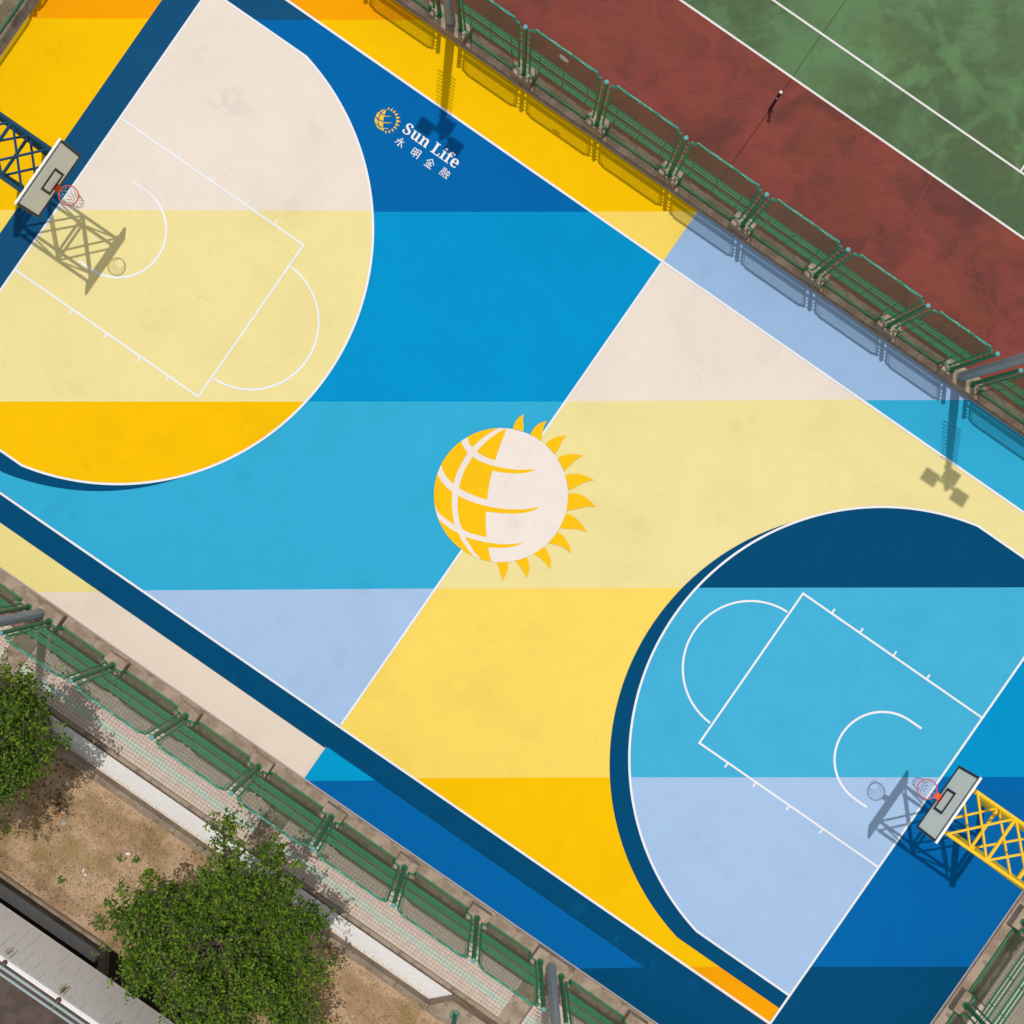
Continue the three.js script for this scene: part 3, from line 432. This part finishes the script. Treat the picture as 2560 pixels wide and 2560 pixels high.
{
  const rest = []; let made = 0;
  for (let j = 0; j < 17; j++) {
    const z = 11.48 - (j + 0.5) * TP, kind = j < 3 ? 'cream' : j < 5 ? 'mint' : j < 12 ? 'pink' : 'rose';
    for (let i = -135; i < 135; i++) {
      const x = (i + 0.5) * TP; if (x < -12 || x > 11.6) continue; if ([-8.17, 0, 8.14].some((c) => Math.abs(x - c) < 0.29)) continue;
      const k = kind === 'cream' && hash(i, j) < 0.3 ? 'pink' : kind === 'pink' && hash(i, j) < 0.25 ? 'cream' : kind, c = tileCols[k][Math.floor(hash(i + 9, j) * 3)], y = hash(i, j + 77) * 0.002;
      if (j < 9 && x > 4.1 && x < 7.83 && made < 300) { const m = part(walk, 'tile', tileGeo, tileMat(c)); m.position.set(x, y - 0.018, z); made++; } else rest.push([x, y, z, c]);
    }
  }
  const im = new THREE.InstancedMesh(tileGeo, std({ map: fadeTex, roughness: 0.8 }), rest.length); im.name = 'tile_field'; im.userData.kind = 'stuff';
  rest.forEach(([x, y, z, c], i) => { instDummy.position.set(x, y - 0.018, z); instDummy.updateMatrix(); im.setMatrixAt(i, instDummy.matrix); im.setColorAt(i, c); }); walk.add(im);
  for (const c of [-8.17, 0, 8.14]) part(walk, 'concrete_slab', bevelBox(c - 0.28, c + 0.28, -0.004, 0.006, 9.75, 11.49, 0.003), M.concrete);
  part(walk, 'drain_strip', bevelBox(-17.4, 17.3, -0.004, 0.008, 11.5, 11.618, 0.003), M.concreteDark);
}
function sideWalk(x0, x1, mirrored) { // walkway beyond an end fence
  const w = struct('walkway', bevelBox(x0, x1, -0.05, -0.004, -9, 11.6, 0.002), M.grout), list = [], n = Math.floor((x1 - x0 - 0.24) / TP);
  for (let i = 0; i < n; i++) for (let j = -88; j < 114; j++) { const x = mirrored ? x1 - 0.24 - (i + 0.5) * TP : x0 + 0.24 + (i + 0.5) * TP, k = i < 5 ? 'pink' : i < 7 ? 'mint' : 'cream'; list.push([x, hash(i, j) * 0.002, (j + 0.5) * TP, tileCols[k][Math.floor(hash(i + 3, j) * 3)]]); }
  const im = new THREE.InstancedMesh(tileGeo, std({ map: fadeTex, roughness: 0.8 }), list.length); im.name = 'tile_field'; im.userData.kind = 'stuff';
  list.forEach(([x, y, z, c], i) => { instDummy.position.set(x, y - 0.018, z); instDummy.updateMatrix(); im.setMatrixAt(i, instDummy.matrix); im.setColorAt(i, c); }); w.add(im);
  part(w, 'edge_strip', mirrored ? bevelBox(x1 - 0.23, x1, -0.004, 0.006, -9, 11.6, 0.003) : bevelBox(x0, x0 + 0.23, -0.004, 0.006, -9, 11.6, 0.003), M.concrete);
}
sideWalk(17.98, 20.4, false); sideWalk(-20.6, -18.13, true);

// ---------------------------------------------------------------- planting bed, its walls and the white-tiled ledges
const bed = struct('planting_bed', null); bed.name = 'planting_bed';
{ // uneven soil surface
  const g = new THREE.PlaneGeometry(26, 3.5, 208, 28).rotateX(-Math.PI / 2).translate(0, 0.24, 13.98), p = g.attributes.position, uv = g.attributes.uv;
  for (let i = 0; i < p.count; i++) { const x = p.getX(i), z = p.getZ(i); let y = 0.24 + 0.07 * (fbm(x * 1.3 + 50, z * 1.3 + 50, 512, 4) - 0.5) + 0.03 * (fbm(x * 6 + 90, z * 6, 512, 3) - 0.5); const d = Math.hypot(x + 4.8, z - 13.4); y -= 0.12 * Math.exp(-d * d / 0.06); if (z > 15.2) y -= 0.06 * step(15.2, 15.32, z); p.setY(i, y); uv.setXY(i, x, z); }
  g.computeVertexNormals(); part(bed, 'soil', g, M.soil);
  const peb = new THREE.DodecahedronGeometry(0.012, 0), im = new THREE.InstancedMesh(peb, std({ roughness: 1 }), 5200); im.name = 'gravel'; im.userData.kind = 'stuff';
  const cols = [lin(0.42, 0.31, 0.21), lin(0.2, 0.13, 0.08), lin(0.5, 0.42, 0.32), lin(0.14, 0.1, 0.06), lin(0.24, 0.2, 0.07)];
  for (let i = 0; i < 5200; i++) { const x = rr(-7.5, 8), z = rr(12.4, 15.6), k = rr(0.4, 1.5); instDummy.position.set(x, 0.25 + rr(-0.01, 0.02), z); instDummy.rotation.set(rr(0, 3), rr(0, 3), rr(0, 3)); instDummy.scale.set(k, k * 0.6, k * rr(0.7, 1.6)); instDummy.updateMatrix(); im.setMatrixAt(i, instDummy.matrix); im.setColorAt(i, cols[Math.floor(rnd() * 5)]); } bed.add(im);
  const bl = new THREE.PlaneGeometry(0.006, 0.07).translate(0, 0.035, 0), gr = new THREE.InstancedMesh(bl, std({ roughness: 1, side: THREE.DoubleSide }), 9000); gr.name = 'dry_grass'; gr.userData.kind = 'stuff';
  const gc = [lin(0.22, 0.17, 0.05), lin(0.14, 0.14, 0.03), lin(0.3, 0.22, 0.1), lin(0.08, 0.1, 0.02)]; let n = 0;
  while (n < 9000) { const x = rr(-7, 8), z = rr(12.35, 15.65); if (fbm(x * 0.8 + 30, z * 0.8 + 30, 512, 4) + (z > 15.2 ? 0.12 : 0) < 0.5 + rr(-0.06, 0.06)) continue; instDummy.position.set(x, 0.22, z); instDummy.rotation.set(rr(-1.1, 1.1), rr(0, 6.28), rr(-1.1, 1.1)); instDummy.scale.setScalar(rr(0.6, 1.5)); instDummy.updateMatrix(); gr.setMatrixAt(n, instDummy.matrix); gr.setColorAt(n, gc[Math.floor(rnd() * 4)]); n++; } bed.add(gr);
  instDummy.rotation.set(0, 0, 0); instDummy.scale.setScalar(1);
}
{
  const t = thing('planter_wall', 'low concrete wall between the white-tiled ledge and bare soil', 'wall', [0, 0, 0]);
  const cuts = [[-13, -8.2], [-8.2, -6.7]];
  part(t, 'wall_run', prism([[-13, 11.64], [-6.58, 11.64], [-6.12, 12.09], [-6.12, 12.26], [-13, 12.26]], -0.05, 0.38), M.concreteDark);
  for (const [a, b] of [[-6.115, -4.4], [-4.392, -2.0], [-1.992, 0.4], [0.408, 2.7], [2.708, 5.05], [5.058, 6.09]]) part(t, 'wall_run', bevelBox(a, b, -0.05, 0.38 + rr(-0.004, 0.004), 12.09, 12.26, 0.01), M.concreteDark);
  part(t, 'wall_run', prism([[6.098, 12.09], [6.53, 11.64], [12, 11.64], [12, 12.26], [6.098, 12.26]], -0.05, 0.384), M.concreteDark);
}
const mosTile = new THREE.BoxGeometry(0.0435, 0.006, 0.0435).translate(0, 0.006, 0), mosCols = [lin(0.84, 0.81, 0.81), lin(0.81, 0.78, 0.78), lin(0.86, 0.84, 0.84)];
function mosaic(parent, spots, turn) { const im = new THREE.InstancedMesh(mosTile, std({ roughness: 0.5 }), spots.length); im.name = 'mosaic_tiles'; im.userData.kind = 'stuff'; instDummy.rotation.set(...(turn || [0, 0, 0])); spots.forEach(([x, y, z, warm], i) => { instDummy.position.set(x, y, z); instDummy.updateMatrix(); im.setMatrixAt(i, instDummy.matrix); im.setColorAt(i, warm ? lin(0.76, 0.65, 0.53) : mosCols[Math.floor(hash(i, 5) * 3)]); }); instDummy.rotation.set(0, 0, 0); parent.add(im); }
{
  const t = thing('tiled_ledge', 'low ledge of small white mosaic tiles beside the pink walkway', 'ledge');
  part(t, 'core', prism([[-6.1, 12.085], [-6.52, 11.645], [6.5, 11.645], [6.07, 12.085]], 0.045, 0.1), M.mosaicGrout);
  part(t, 'plinth', prism([[-6.05, 12.08], [-6.3, 11.75], [6.28, 11.75], [6.02, 12.08]], -0.02, 0.045), M.concreteDark); part(t, 'front_course', box(-6.51, 6.49, 0.045, 0.099, 11.628, 11.6445), M.mosaic);
  const sp = []; for (let j = 0; j < 9; j++) for (let i = -130; i < 130; i++) { const x = (i + 0.5) * 0.05, z = 11.63 + (j + 0.5) * 0.05, e = 6.47 - (z - 11.645); if (x > -e + 0.02 && x < e - 0.02) sp.push([x, 0.1, z, j > 7 - (hash(i, 3) < 0.25) && hash(i, 4) < 0.92]); } mosaic(t, sp);
}
{
  const t = thing('outer_planter_wall', 'thin concrete wall at the far edge of the soil bed', 'wall');
  part(t, 'coping', bevelBox(-13, -1.9, -0.05, 0.3, 15.71, 15.8, 0.008), M.concreteDark);
  part(t, 'return_wall', prism([[-1.9, 15.71], [-1.78, 15.71], [-1.3, 16.5], [-1.55, 16.5]], -0.05, 0.3), M.concreteDark);
  const l = thing('shaded_ledge', 'grey mosaic ledge in deep shade under the raised deck', 'ledge');
  part(l, 'core', box(-13, -1.7, -0.04, 0.2, 15.8, 15.97), M.concreteDark); part(l, 'step', box(-13, -1.75, -0.04, 0.24, 15.97, 16.27), M.mosaicGrout);
  const sp = []; for (let j = 0; j < 6; j++) for (let i = 0; i < 150; i++) sp.push([-1.8 - (i + 0.5) * 0.05, 0.24, 15.972 + (j + 0.5) * 0.0495, false]); mosaic(l, sp);
}
{ // raised deck with a white-tiled parapet
  const t = thing('raised_deck', 'raised asphalt deck with white-tiled parapet in the corner', 'deck');
  part(t, 'deck_slab', box(-14, 14, 1.95, 2.3, 15.55, 24), M.asphalt); part(t, 'support_wall', box(-14, 14, -0.05, 1.95, 18.2, 18.4), M.concreteDark);
  const pw = part(t, 'parapet', box(-14, 14, 1.78, 3.38, 15.43, 15.548), std({ color: lin(0.5, 0.47, 0.45) })), f = [], c = [];
  for (let i = 0; i < 190; i++) { const x = -8 + (i + 0.5) * 0.05; for (let j = 0; j < 32; j++) f.push([x, 1.79 + (j + 0.5) * 0.05, 15.431]); for (let j = 0; j < 2; j++) c.push([x, 3.38, 15.438 + (j + 0.5) * 0.05]); }
  mosaic(pw, f, [-Math.PI / 2, 0, 0]); mosaic(pw, c);
  const dj = std({ color: lin(0.22, 0.195, 0.175) }); for (let i = 0; i < 190; i++) for (let q = 0; q < 2; q++) if (hash(i, 40 + q) < 0.2) { const x = -8 + i * 0.05, y0 = 1.8 + 1.4 * hash(i, 50 + q), y1 = Math.min(3.37, y0 + 0.2 + 0.6 * hash(i, 60 + q)); part(pw, 'dirty_joint', box(x - 0.004, x + 0.004, y0, y1, 15.4178 - q * 0.0006, 15.43), dj); }
  const st = std({ color: lin(0.3, 0.2, 0.06) });
  for (const [x, n] of [[-3.28, 6], [-1.76, 9], [-0.2, 5]]) for (let k = 0; k < n; k++) { const xx = x + (hash(k, 3) - 0.5) * 0.22, y0 = 3.34 - hash(k, 1) * 0.12; part(pw, 'rust_stain', box(xx - 0.008, xx + 0.008, y0 - 0.12 - 0.3 * hash(k, 2), y0, 15.4165, 15.4185), st); }
  const r = thing('handrail', 'pale weathered pipe handrail with rusty brackets on the white parapet', 'handrail');
  part(r, 'pipe', rod([-14, 3.42, 15.62], [14, 3.42, 15.62], 0.032, 10), M.pipeBlue); part(r, 'pipe', rod([-14, 3.42, 15.76], [14, 3.42, 15.76], 0.03, 10), M.pipeBlue);
  for (const x of [-6.3, -4.75, -3.2, -1.68, -0.15, 1.4]) { const b = part(r, 'bracket', [new THREE.CylinderGeometry(0.065, 0.065, 0.012, 9).translate(x, 3.4, 15.5)], M.rust); part(b, 'bracket_arm', rod([x, 3.41, 15.5], [x + 0.01, 3.46, 15.78], 0.008, 6), M.galv); part(b, 'leg', rod([x, 3.4, 15.62], [x, 2.3, 15.62], 0.02, 8), M.pipeBlue); }
}
{
  const t = thing('green_post', 'teal green steel post on a bolted plate near the end of the ledge', 'post', [6.8, 0.385, 11.92]);
  const gp = std({ color: lin(0.02, 0.14, 0.13), roughness: 0.5 });
  part(t, 'base_plate', new THREE.CylinderGeometry(0.15, 0.15, 0.012, 8).rotateY(0.3).translate(0, 0.006, 0), std({ color: lin(0.12, 0.22, 0.14) })); part(t, 'post', rod([0, 0.01, 0], [0, 1.05, 0], 0.06, 14), gp);
  for (let k = 0; k < 4; k++) { const a = k * Math.PI / 2 + 0.6; part(t, 'bolt', new THREE.CylinderGeometry(0.014, 0.014, 0.03, 6).translate(0.115 * Math.cos(a), 0.025, 0.115 * Math.sin(a)), M.black); }
}

// ---------------------------------------------------------------- trees
function leafGeo() { const g = new THREE.BufferGeometry(); g.setAttribute('position', new THREE.Float32BufferAttribute([0, 0, 0, -0.27, 0.06, 0.45, 0, -0.02, 0.5, 0.27, 0.06, 0.45, 0, -0.07, 1], 3)); g.setIndex([0, 1, 2, 0, 2, 3, 1, 4, 2, 2, 4, 3]); g.setAttribute('uv', new THREE.Float32BufferAttribute(new Array(10).fill(0), 2)); g.computeVertexNormals(); return g; }
const leafG = leafGeo(), leafM = new THREE.MeshPhysicalMaterial({ roughness: 0.55, side: THREE.DoubleSide, transmission: 0.36, thickness: 0, specularIntensity: 0.22 });
const leafCols = [lin(0.06, 0.13, 0.009), lin(0.088, 0.175, 0.012), lin(0.13, 0.23, 0.015), lin(0.042, 0.1, 0.012), lin(0.21, 0.3, 0.02), lin(0.06, 0.135, 0.028)];
function tree(label, base, lobes, perLobe, twigs, leafLen) { // lobes: [x,y,z,rx,ry,rz,weight]
  const gs = () => (rnd() + rnd() + rnd() - 1.5) * 1.35, t = thing('broadleaf_tree', label, 'tree', base, 'trees in the planting bed'), wood = [], limbs = [], fork = [lobes[0][0] * 0.35, lobes[0][1] * 0.45, lobes[0][2] * 0.35];
  wood.push(rod([0, -0.1, 0], fork, 0.13, 10, 0.1));
  const spots = [];
  for (const [x, y, z, rx, ry, rz, w] of lobes) {
    const mid = [(fork[0] + x) / 2 + rr(-.1, .1), (fork[1] + y) / 2 + 0.1, (fork[2] + z) / 2 + rr(-.1, .1)]; limbs.push(rod(fork, mid, 0.07, 7, 0.05), rod(mid, [x, y, z], 0.05, 7, 0.025));
    for (let k = 0; k < Math.max(2, Math.round(twigs * w)); k++) { // a bough ending in a clump
      let a, b, c; do { a = rr(-1, 1); b = rr(-1, 1); c = rr(-1, 1); } while (a * a + b * b + c * c > 1); const q = Math.pow(a * a + b * b + c * c, -0.16), e = [x + a * q * rx, y + b * q * ry, z + c * q * rz], R = rr(0.2, 0.42);
      limbs.push(rod([x + a * rx * 0.1, y + b * ry * 0.1, z + c * rz * 0.1], e, 0.015, 4, 0.007)); const tone = rnd();
      for (let m = 0; m < 15; m++) { const f = [e[0] + gs() * R, e[1] + gs() * R * 0.55, e[2] + gs() * R]; limbs.push(rod(e, f, 0.009, 3, 0.004)); spots.push([f, tone]); }
    }
  }
  part(t, 'trunk', wood, M.bark); part(t, 'branches', limbs, M.bark);
  const n = spots.length * perLobe, im = new THREE.InstancedMesh(leafG, leafM, n); im.name = 'crown'; im.userData.kind = 'stuff'; let i = 0;
  const q = new THREE.Quaternion(), eu = new THREE.Euler();
  for (const [e, tone] of spots) { const R = rr(0.05, 0.12); for (let k = 0; k < perLobe; k++) { const p = [e[0] + gs() * R, e[1] + gs() * R, e[2] + gs() * R]; eu.set(rr(-1.0, 0.7), rr(0, 6.283), rr(-0.8, 0.8), 'YXZ'); q.setFromEuler(eu); instDummy.position.set(...p); instDummy.quaternion.copy(q); const L = leafLen * rr(0.65, 1.25); instDummy.scale.set(L, L, L); instDummy.updateMatrix(); im.setMatrixAt(i, instDummy.matrix); im.setColorAt(i, leafCols[Math.min(5, Math.floor(Math.pow(rnd(), 1.1) * 4 + tone * 2))]); i++; } }
  instDummy.rotation.set(0, 0, 0); instDummy.scale.setScalar(1); t.add(im); return t;
}
tree('large leafy green tree over the soil bed and white ledge', [0.9, 0.2, 13.3], [[-0.3, 3.1, -0.9, 1.35, 0.75, 1.2, 1.5], [-1.6, 2.8, -0.3, 0.75, 0.5, 0.8, 0.6], [0.95, 2.9, -0.9, 0.9, 0.6, 0.85, 0.8], [0.3, 2.9, 0.35, 1.3, 0.6, 0.8, 0.9], [-0.8, 3.3, -2.3, 0.7, 0.45, 0.6, 0.4], [-0.05, 3.3, -2.9, 0.6, 0.4, 0.5, 0.3], [0.75, 3.2, -2.5, 0.65, 0.45, 0.6, 0.4], [-1.7, 3.5, -3.35, 0.1, 0.15, 0.4, 0.03], [-1.35, 3.4, -2.9, 0.25, 0.25, 0.3, 0.06], [1.75, 2.7, -1.0, 0.7, 0.4, 0.6, 0.3], [2.1, 2.5, -0.1, 0.6, 0.4, 0.6, 0.2], [2.6, 2.5, 0.1, 0.4, 0.3, 0.4, 0.06], [-2.2, 2.8, -0.9, 0.5, 0.3, 0.4, 0.12], [-2.3, 2.6, 0.4, 0.5, 0.3, 0.5, 0.16], [-1.2, 2.7, 0.8, 0.7, 0.4, 0.5, 0.3]], 10, 38, 0.1);
tree('smaller leafy tree at the left end of the walkway ledge', [-6.9, 0.2, 12.7], [[0.55, 3.0, -1.7, 0.85, 0.65, 0.8, 0.9], [1.05, 2.9, -1.3, 0.55, 0.45, 0.55, 0.4], [0.2, 3.1, -2.4, 0.55, 0.45, 0.5, 0.3], [1.15, 2.7, -0.6, 0.55, 0.45, 0.65, 0.4], [0.5, 2.8, -0.7, 0.8, 0.6, 0.7, 0.7], [-0.4, 3.0, -1.6, 0.7, 0.6, 0.8, 0.6], [0.6, 3.0, 0.3, 0.85, 0.6, 0.7, 0.8], [-0.1, 3.0, 1.1, 0.85, 0.6, 0.8, 0.8]], 10, 25, 0.1);

// ---------------------------------------------------------------- litter and weeds on the soil
{
  const orangeBrick = std({ color: lin(0.5, 0.24, 0.1) }), greyBrick = std({ color: lin(0.5, 0.4, 0.34) });
  const one = (name, label, cat, geo, mat, pos, rot) => { const m = new THREE.Mesh(geo, mat); m.name = numbered(name); m.position.set(...pos); m.rotation.set(...rot); m.userData = { label, category: cat }; scene.add(m); };
  one('brick', 'orange brick fragment lying in the dark hollow in the soil', 'brick', bevelBox(-0.08, 0.08, 0, 0.07, -0.05, 0.05, 0.008), orangeBrick, [-4.78, 0.17, 13.6], [0.1, 0.9, 0.1]);
  one('brick', 'pale brick fragment beside the orange one in the soil hollow', 'brick', bevelBox(-0.05, 0.05, 0, 0.06, -0.045, 0.045, 0.008), greyBrick, [-4.7, 0.19, 13.48], [0, 0.9, 0.2]);
  const rk = new THREE.DodecahedronGeometry(0.1, 1), p = rk.attributes.position; for (let i = 0; i < p.count; i++) { const k = 0.8 + 0.4 * hash(Math.round(p.getX(i) * 99), Math.round(p.getZ(i) * 99)); p.setXYZ(i, p.getX(i) * k, p.getY(i) * k * 0.5, p.getZ(i) * k * 0.8); } rk.computeVertexNormals();
  one('stone', 'grey stone lying beside the brick fragments on the soil', 'stone', rk, std({ color: lin(0.36, 0.32, 0.28) }), [-4.52, 0.26, 13.7], [0, 0.4, 0]);
  one('stone', 'tan stone on the soil at the right of the large tree', 'stone', rk.clone().scale(0.8, 0.8, 0.8), std({ color: lin(0.3, 0.24, 0.18) }), [3.0, 0.26, 13.0], [0, 1.4, 0]);
  const scrap = (w, d, k) => { const g = new THREE.PlaneGeometry(w, d, 4, 4).rotateX(-Math.PI / 2), q = g.attributes.position; for (let i = 0; i < q.count; i++) q.setY(i, 0.03 * hash(i, k)); g.computeVertexNormals(); return g; };
  const paper = std({ color: lin(0.75, 0.76, 0.8), side: THREE.DoubleSide });
  one('paper_scrap', 'crumpled white paper scrap between the small weeds on the soil', 'litter', scrap(0.11, 0.08, 1), paper, [-2.68, 0.25, 13.39], [0, 0.5, 0]);
  one('paper_scrap', 'thin torn white scrap on the open soil', 'litter', scrap(0.04, 0.13, 2), paper, [-3.39, 0.25, 14.43], [0, 0.3, 0]);
  one('paper_scrap', 'tiny white scrap touching the torn white one', 'litter', scrap(0.06, 0.05, 3), paper, [-3.29, 0.25, 14.49], [0, 0.9, 0]);
  { const t = thing('twig_pile', 'dark heap of dry twigs in the hollow beside the bricks', 'twigs', [-4.85, 0.2, 13.4]), g = []; for (let k = 0; k < 46; k++) { const a = rr(0, 6.28), d = rr(0, 0.3), L = rr(0.08, 0.24), b = rr(0, 6.28), x = d * Math.cos(a), z = d * Math.sin(a), y = rr(0, 0.09); g.push(rod([x, y, z], [x + L * Math.cos(b), y + rr(-0.03, 0.05), z + L * Math.sin(b)], rr(0.004, 0.009), 4)); } part(t, 'twigs', g, std({ color: lin(0.05, 0.032, 0.02), roughness: 1 })).userData.kind = 'stuff'; }
  { const n = 1500, im = new THREE.InstancedMesh(leafG, std({ roughness: 0.9, side: THREE.DoubleSide }), n); im.name = 'fallen_leaves'; im.userData.kind = 'stuff'; const cs = [lin(0.2, 0.12, 0.04), lin(0.13, 0.075, 0.03), lin(0.26, 0.18, 0.07), lin(0.09, 0.06, 0.03)]; for (let i = 0; i < n; i++) { const [cx, cz, q] = i % 3 ? [0.9, 13.6, 2.6] : [-6, 13.2, 1.4]; const x = clamp(cx + (rnd() + rnd() - 1) * q, -8, 8), z = clamp(cz + (rnd() + rnd() - 1) * q, 12.4, 15.6); instDummy.position.set(x, 0.275, z); instDummy.rotation.set(rr(-0.3, 0.3), rr(0, 6.28), rr(-0.3, 0.3)); instDummy.scale.setScalar(rr(0.05, 0.09)); instDummy.updateMatrix(); im.setMatrixAt(i, instDummy.matrix); im.setColorAt(i, cs[Math.floor(rnd() * 4)]); } instDummy.rotation.set(0, 0, 0); instDummy.scale.setScalar(1); bed.add(im); }
  const weed = (label, x, z, n, r) => { const t = thing('weed', label, 'weed', [x, 0.23, z], 'weeds on the soil'), gs = []; for (let k = 0; k < n; k++) { const g = leafG.clone().scale(0.1, 0.06, rr(0.06, 0.1)); g.rotateX(-rr(0.1, 1)); g.rotateY(rr(0, 6.28)); g.translate(rr(-r, r), rr(0.01, 0.07), rr(-r, r)); gs.push(g); } part(t, 'leaves', gs, std({ color: lin(0.07, 0.15, 0.02), side: THREE.DoubleSide })); part(t, 'stem', rod([0, -0.03, 0], [0.01, 0.06, 0], 0.006, 5), std({ color: lin(0.12, 0.14, 0.04) })); };
  weed('small leafy weed next to the white paper scrap, nearer the tree', -2.4, 13.4, 26, 0.07); weed('straggling weed just below the white paper scrap', -2.74, 13.6, 16, 0.09); weed('thin weed on open soil near the outer wall', -3.7, 14.95, 14, 0.09); weed('yellowish weed against the outer wall by the deck', -2.3, 15.3, 40, 0.2);
}

scene.traverse((o) => { if (o.isMesh) { o.castShadow = true; o.receiveShadow = true; } });
renderer.render(scene, camera);
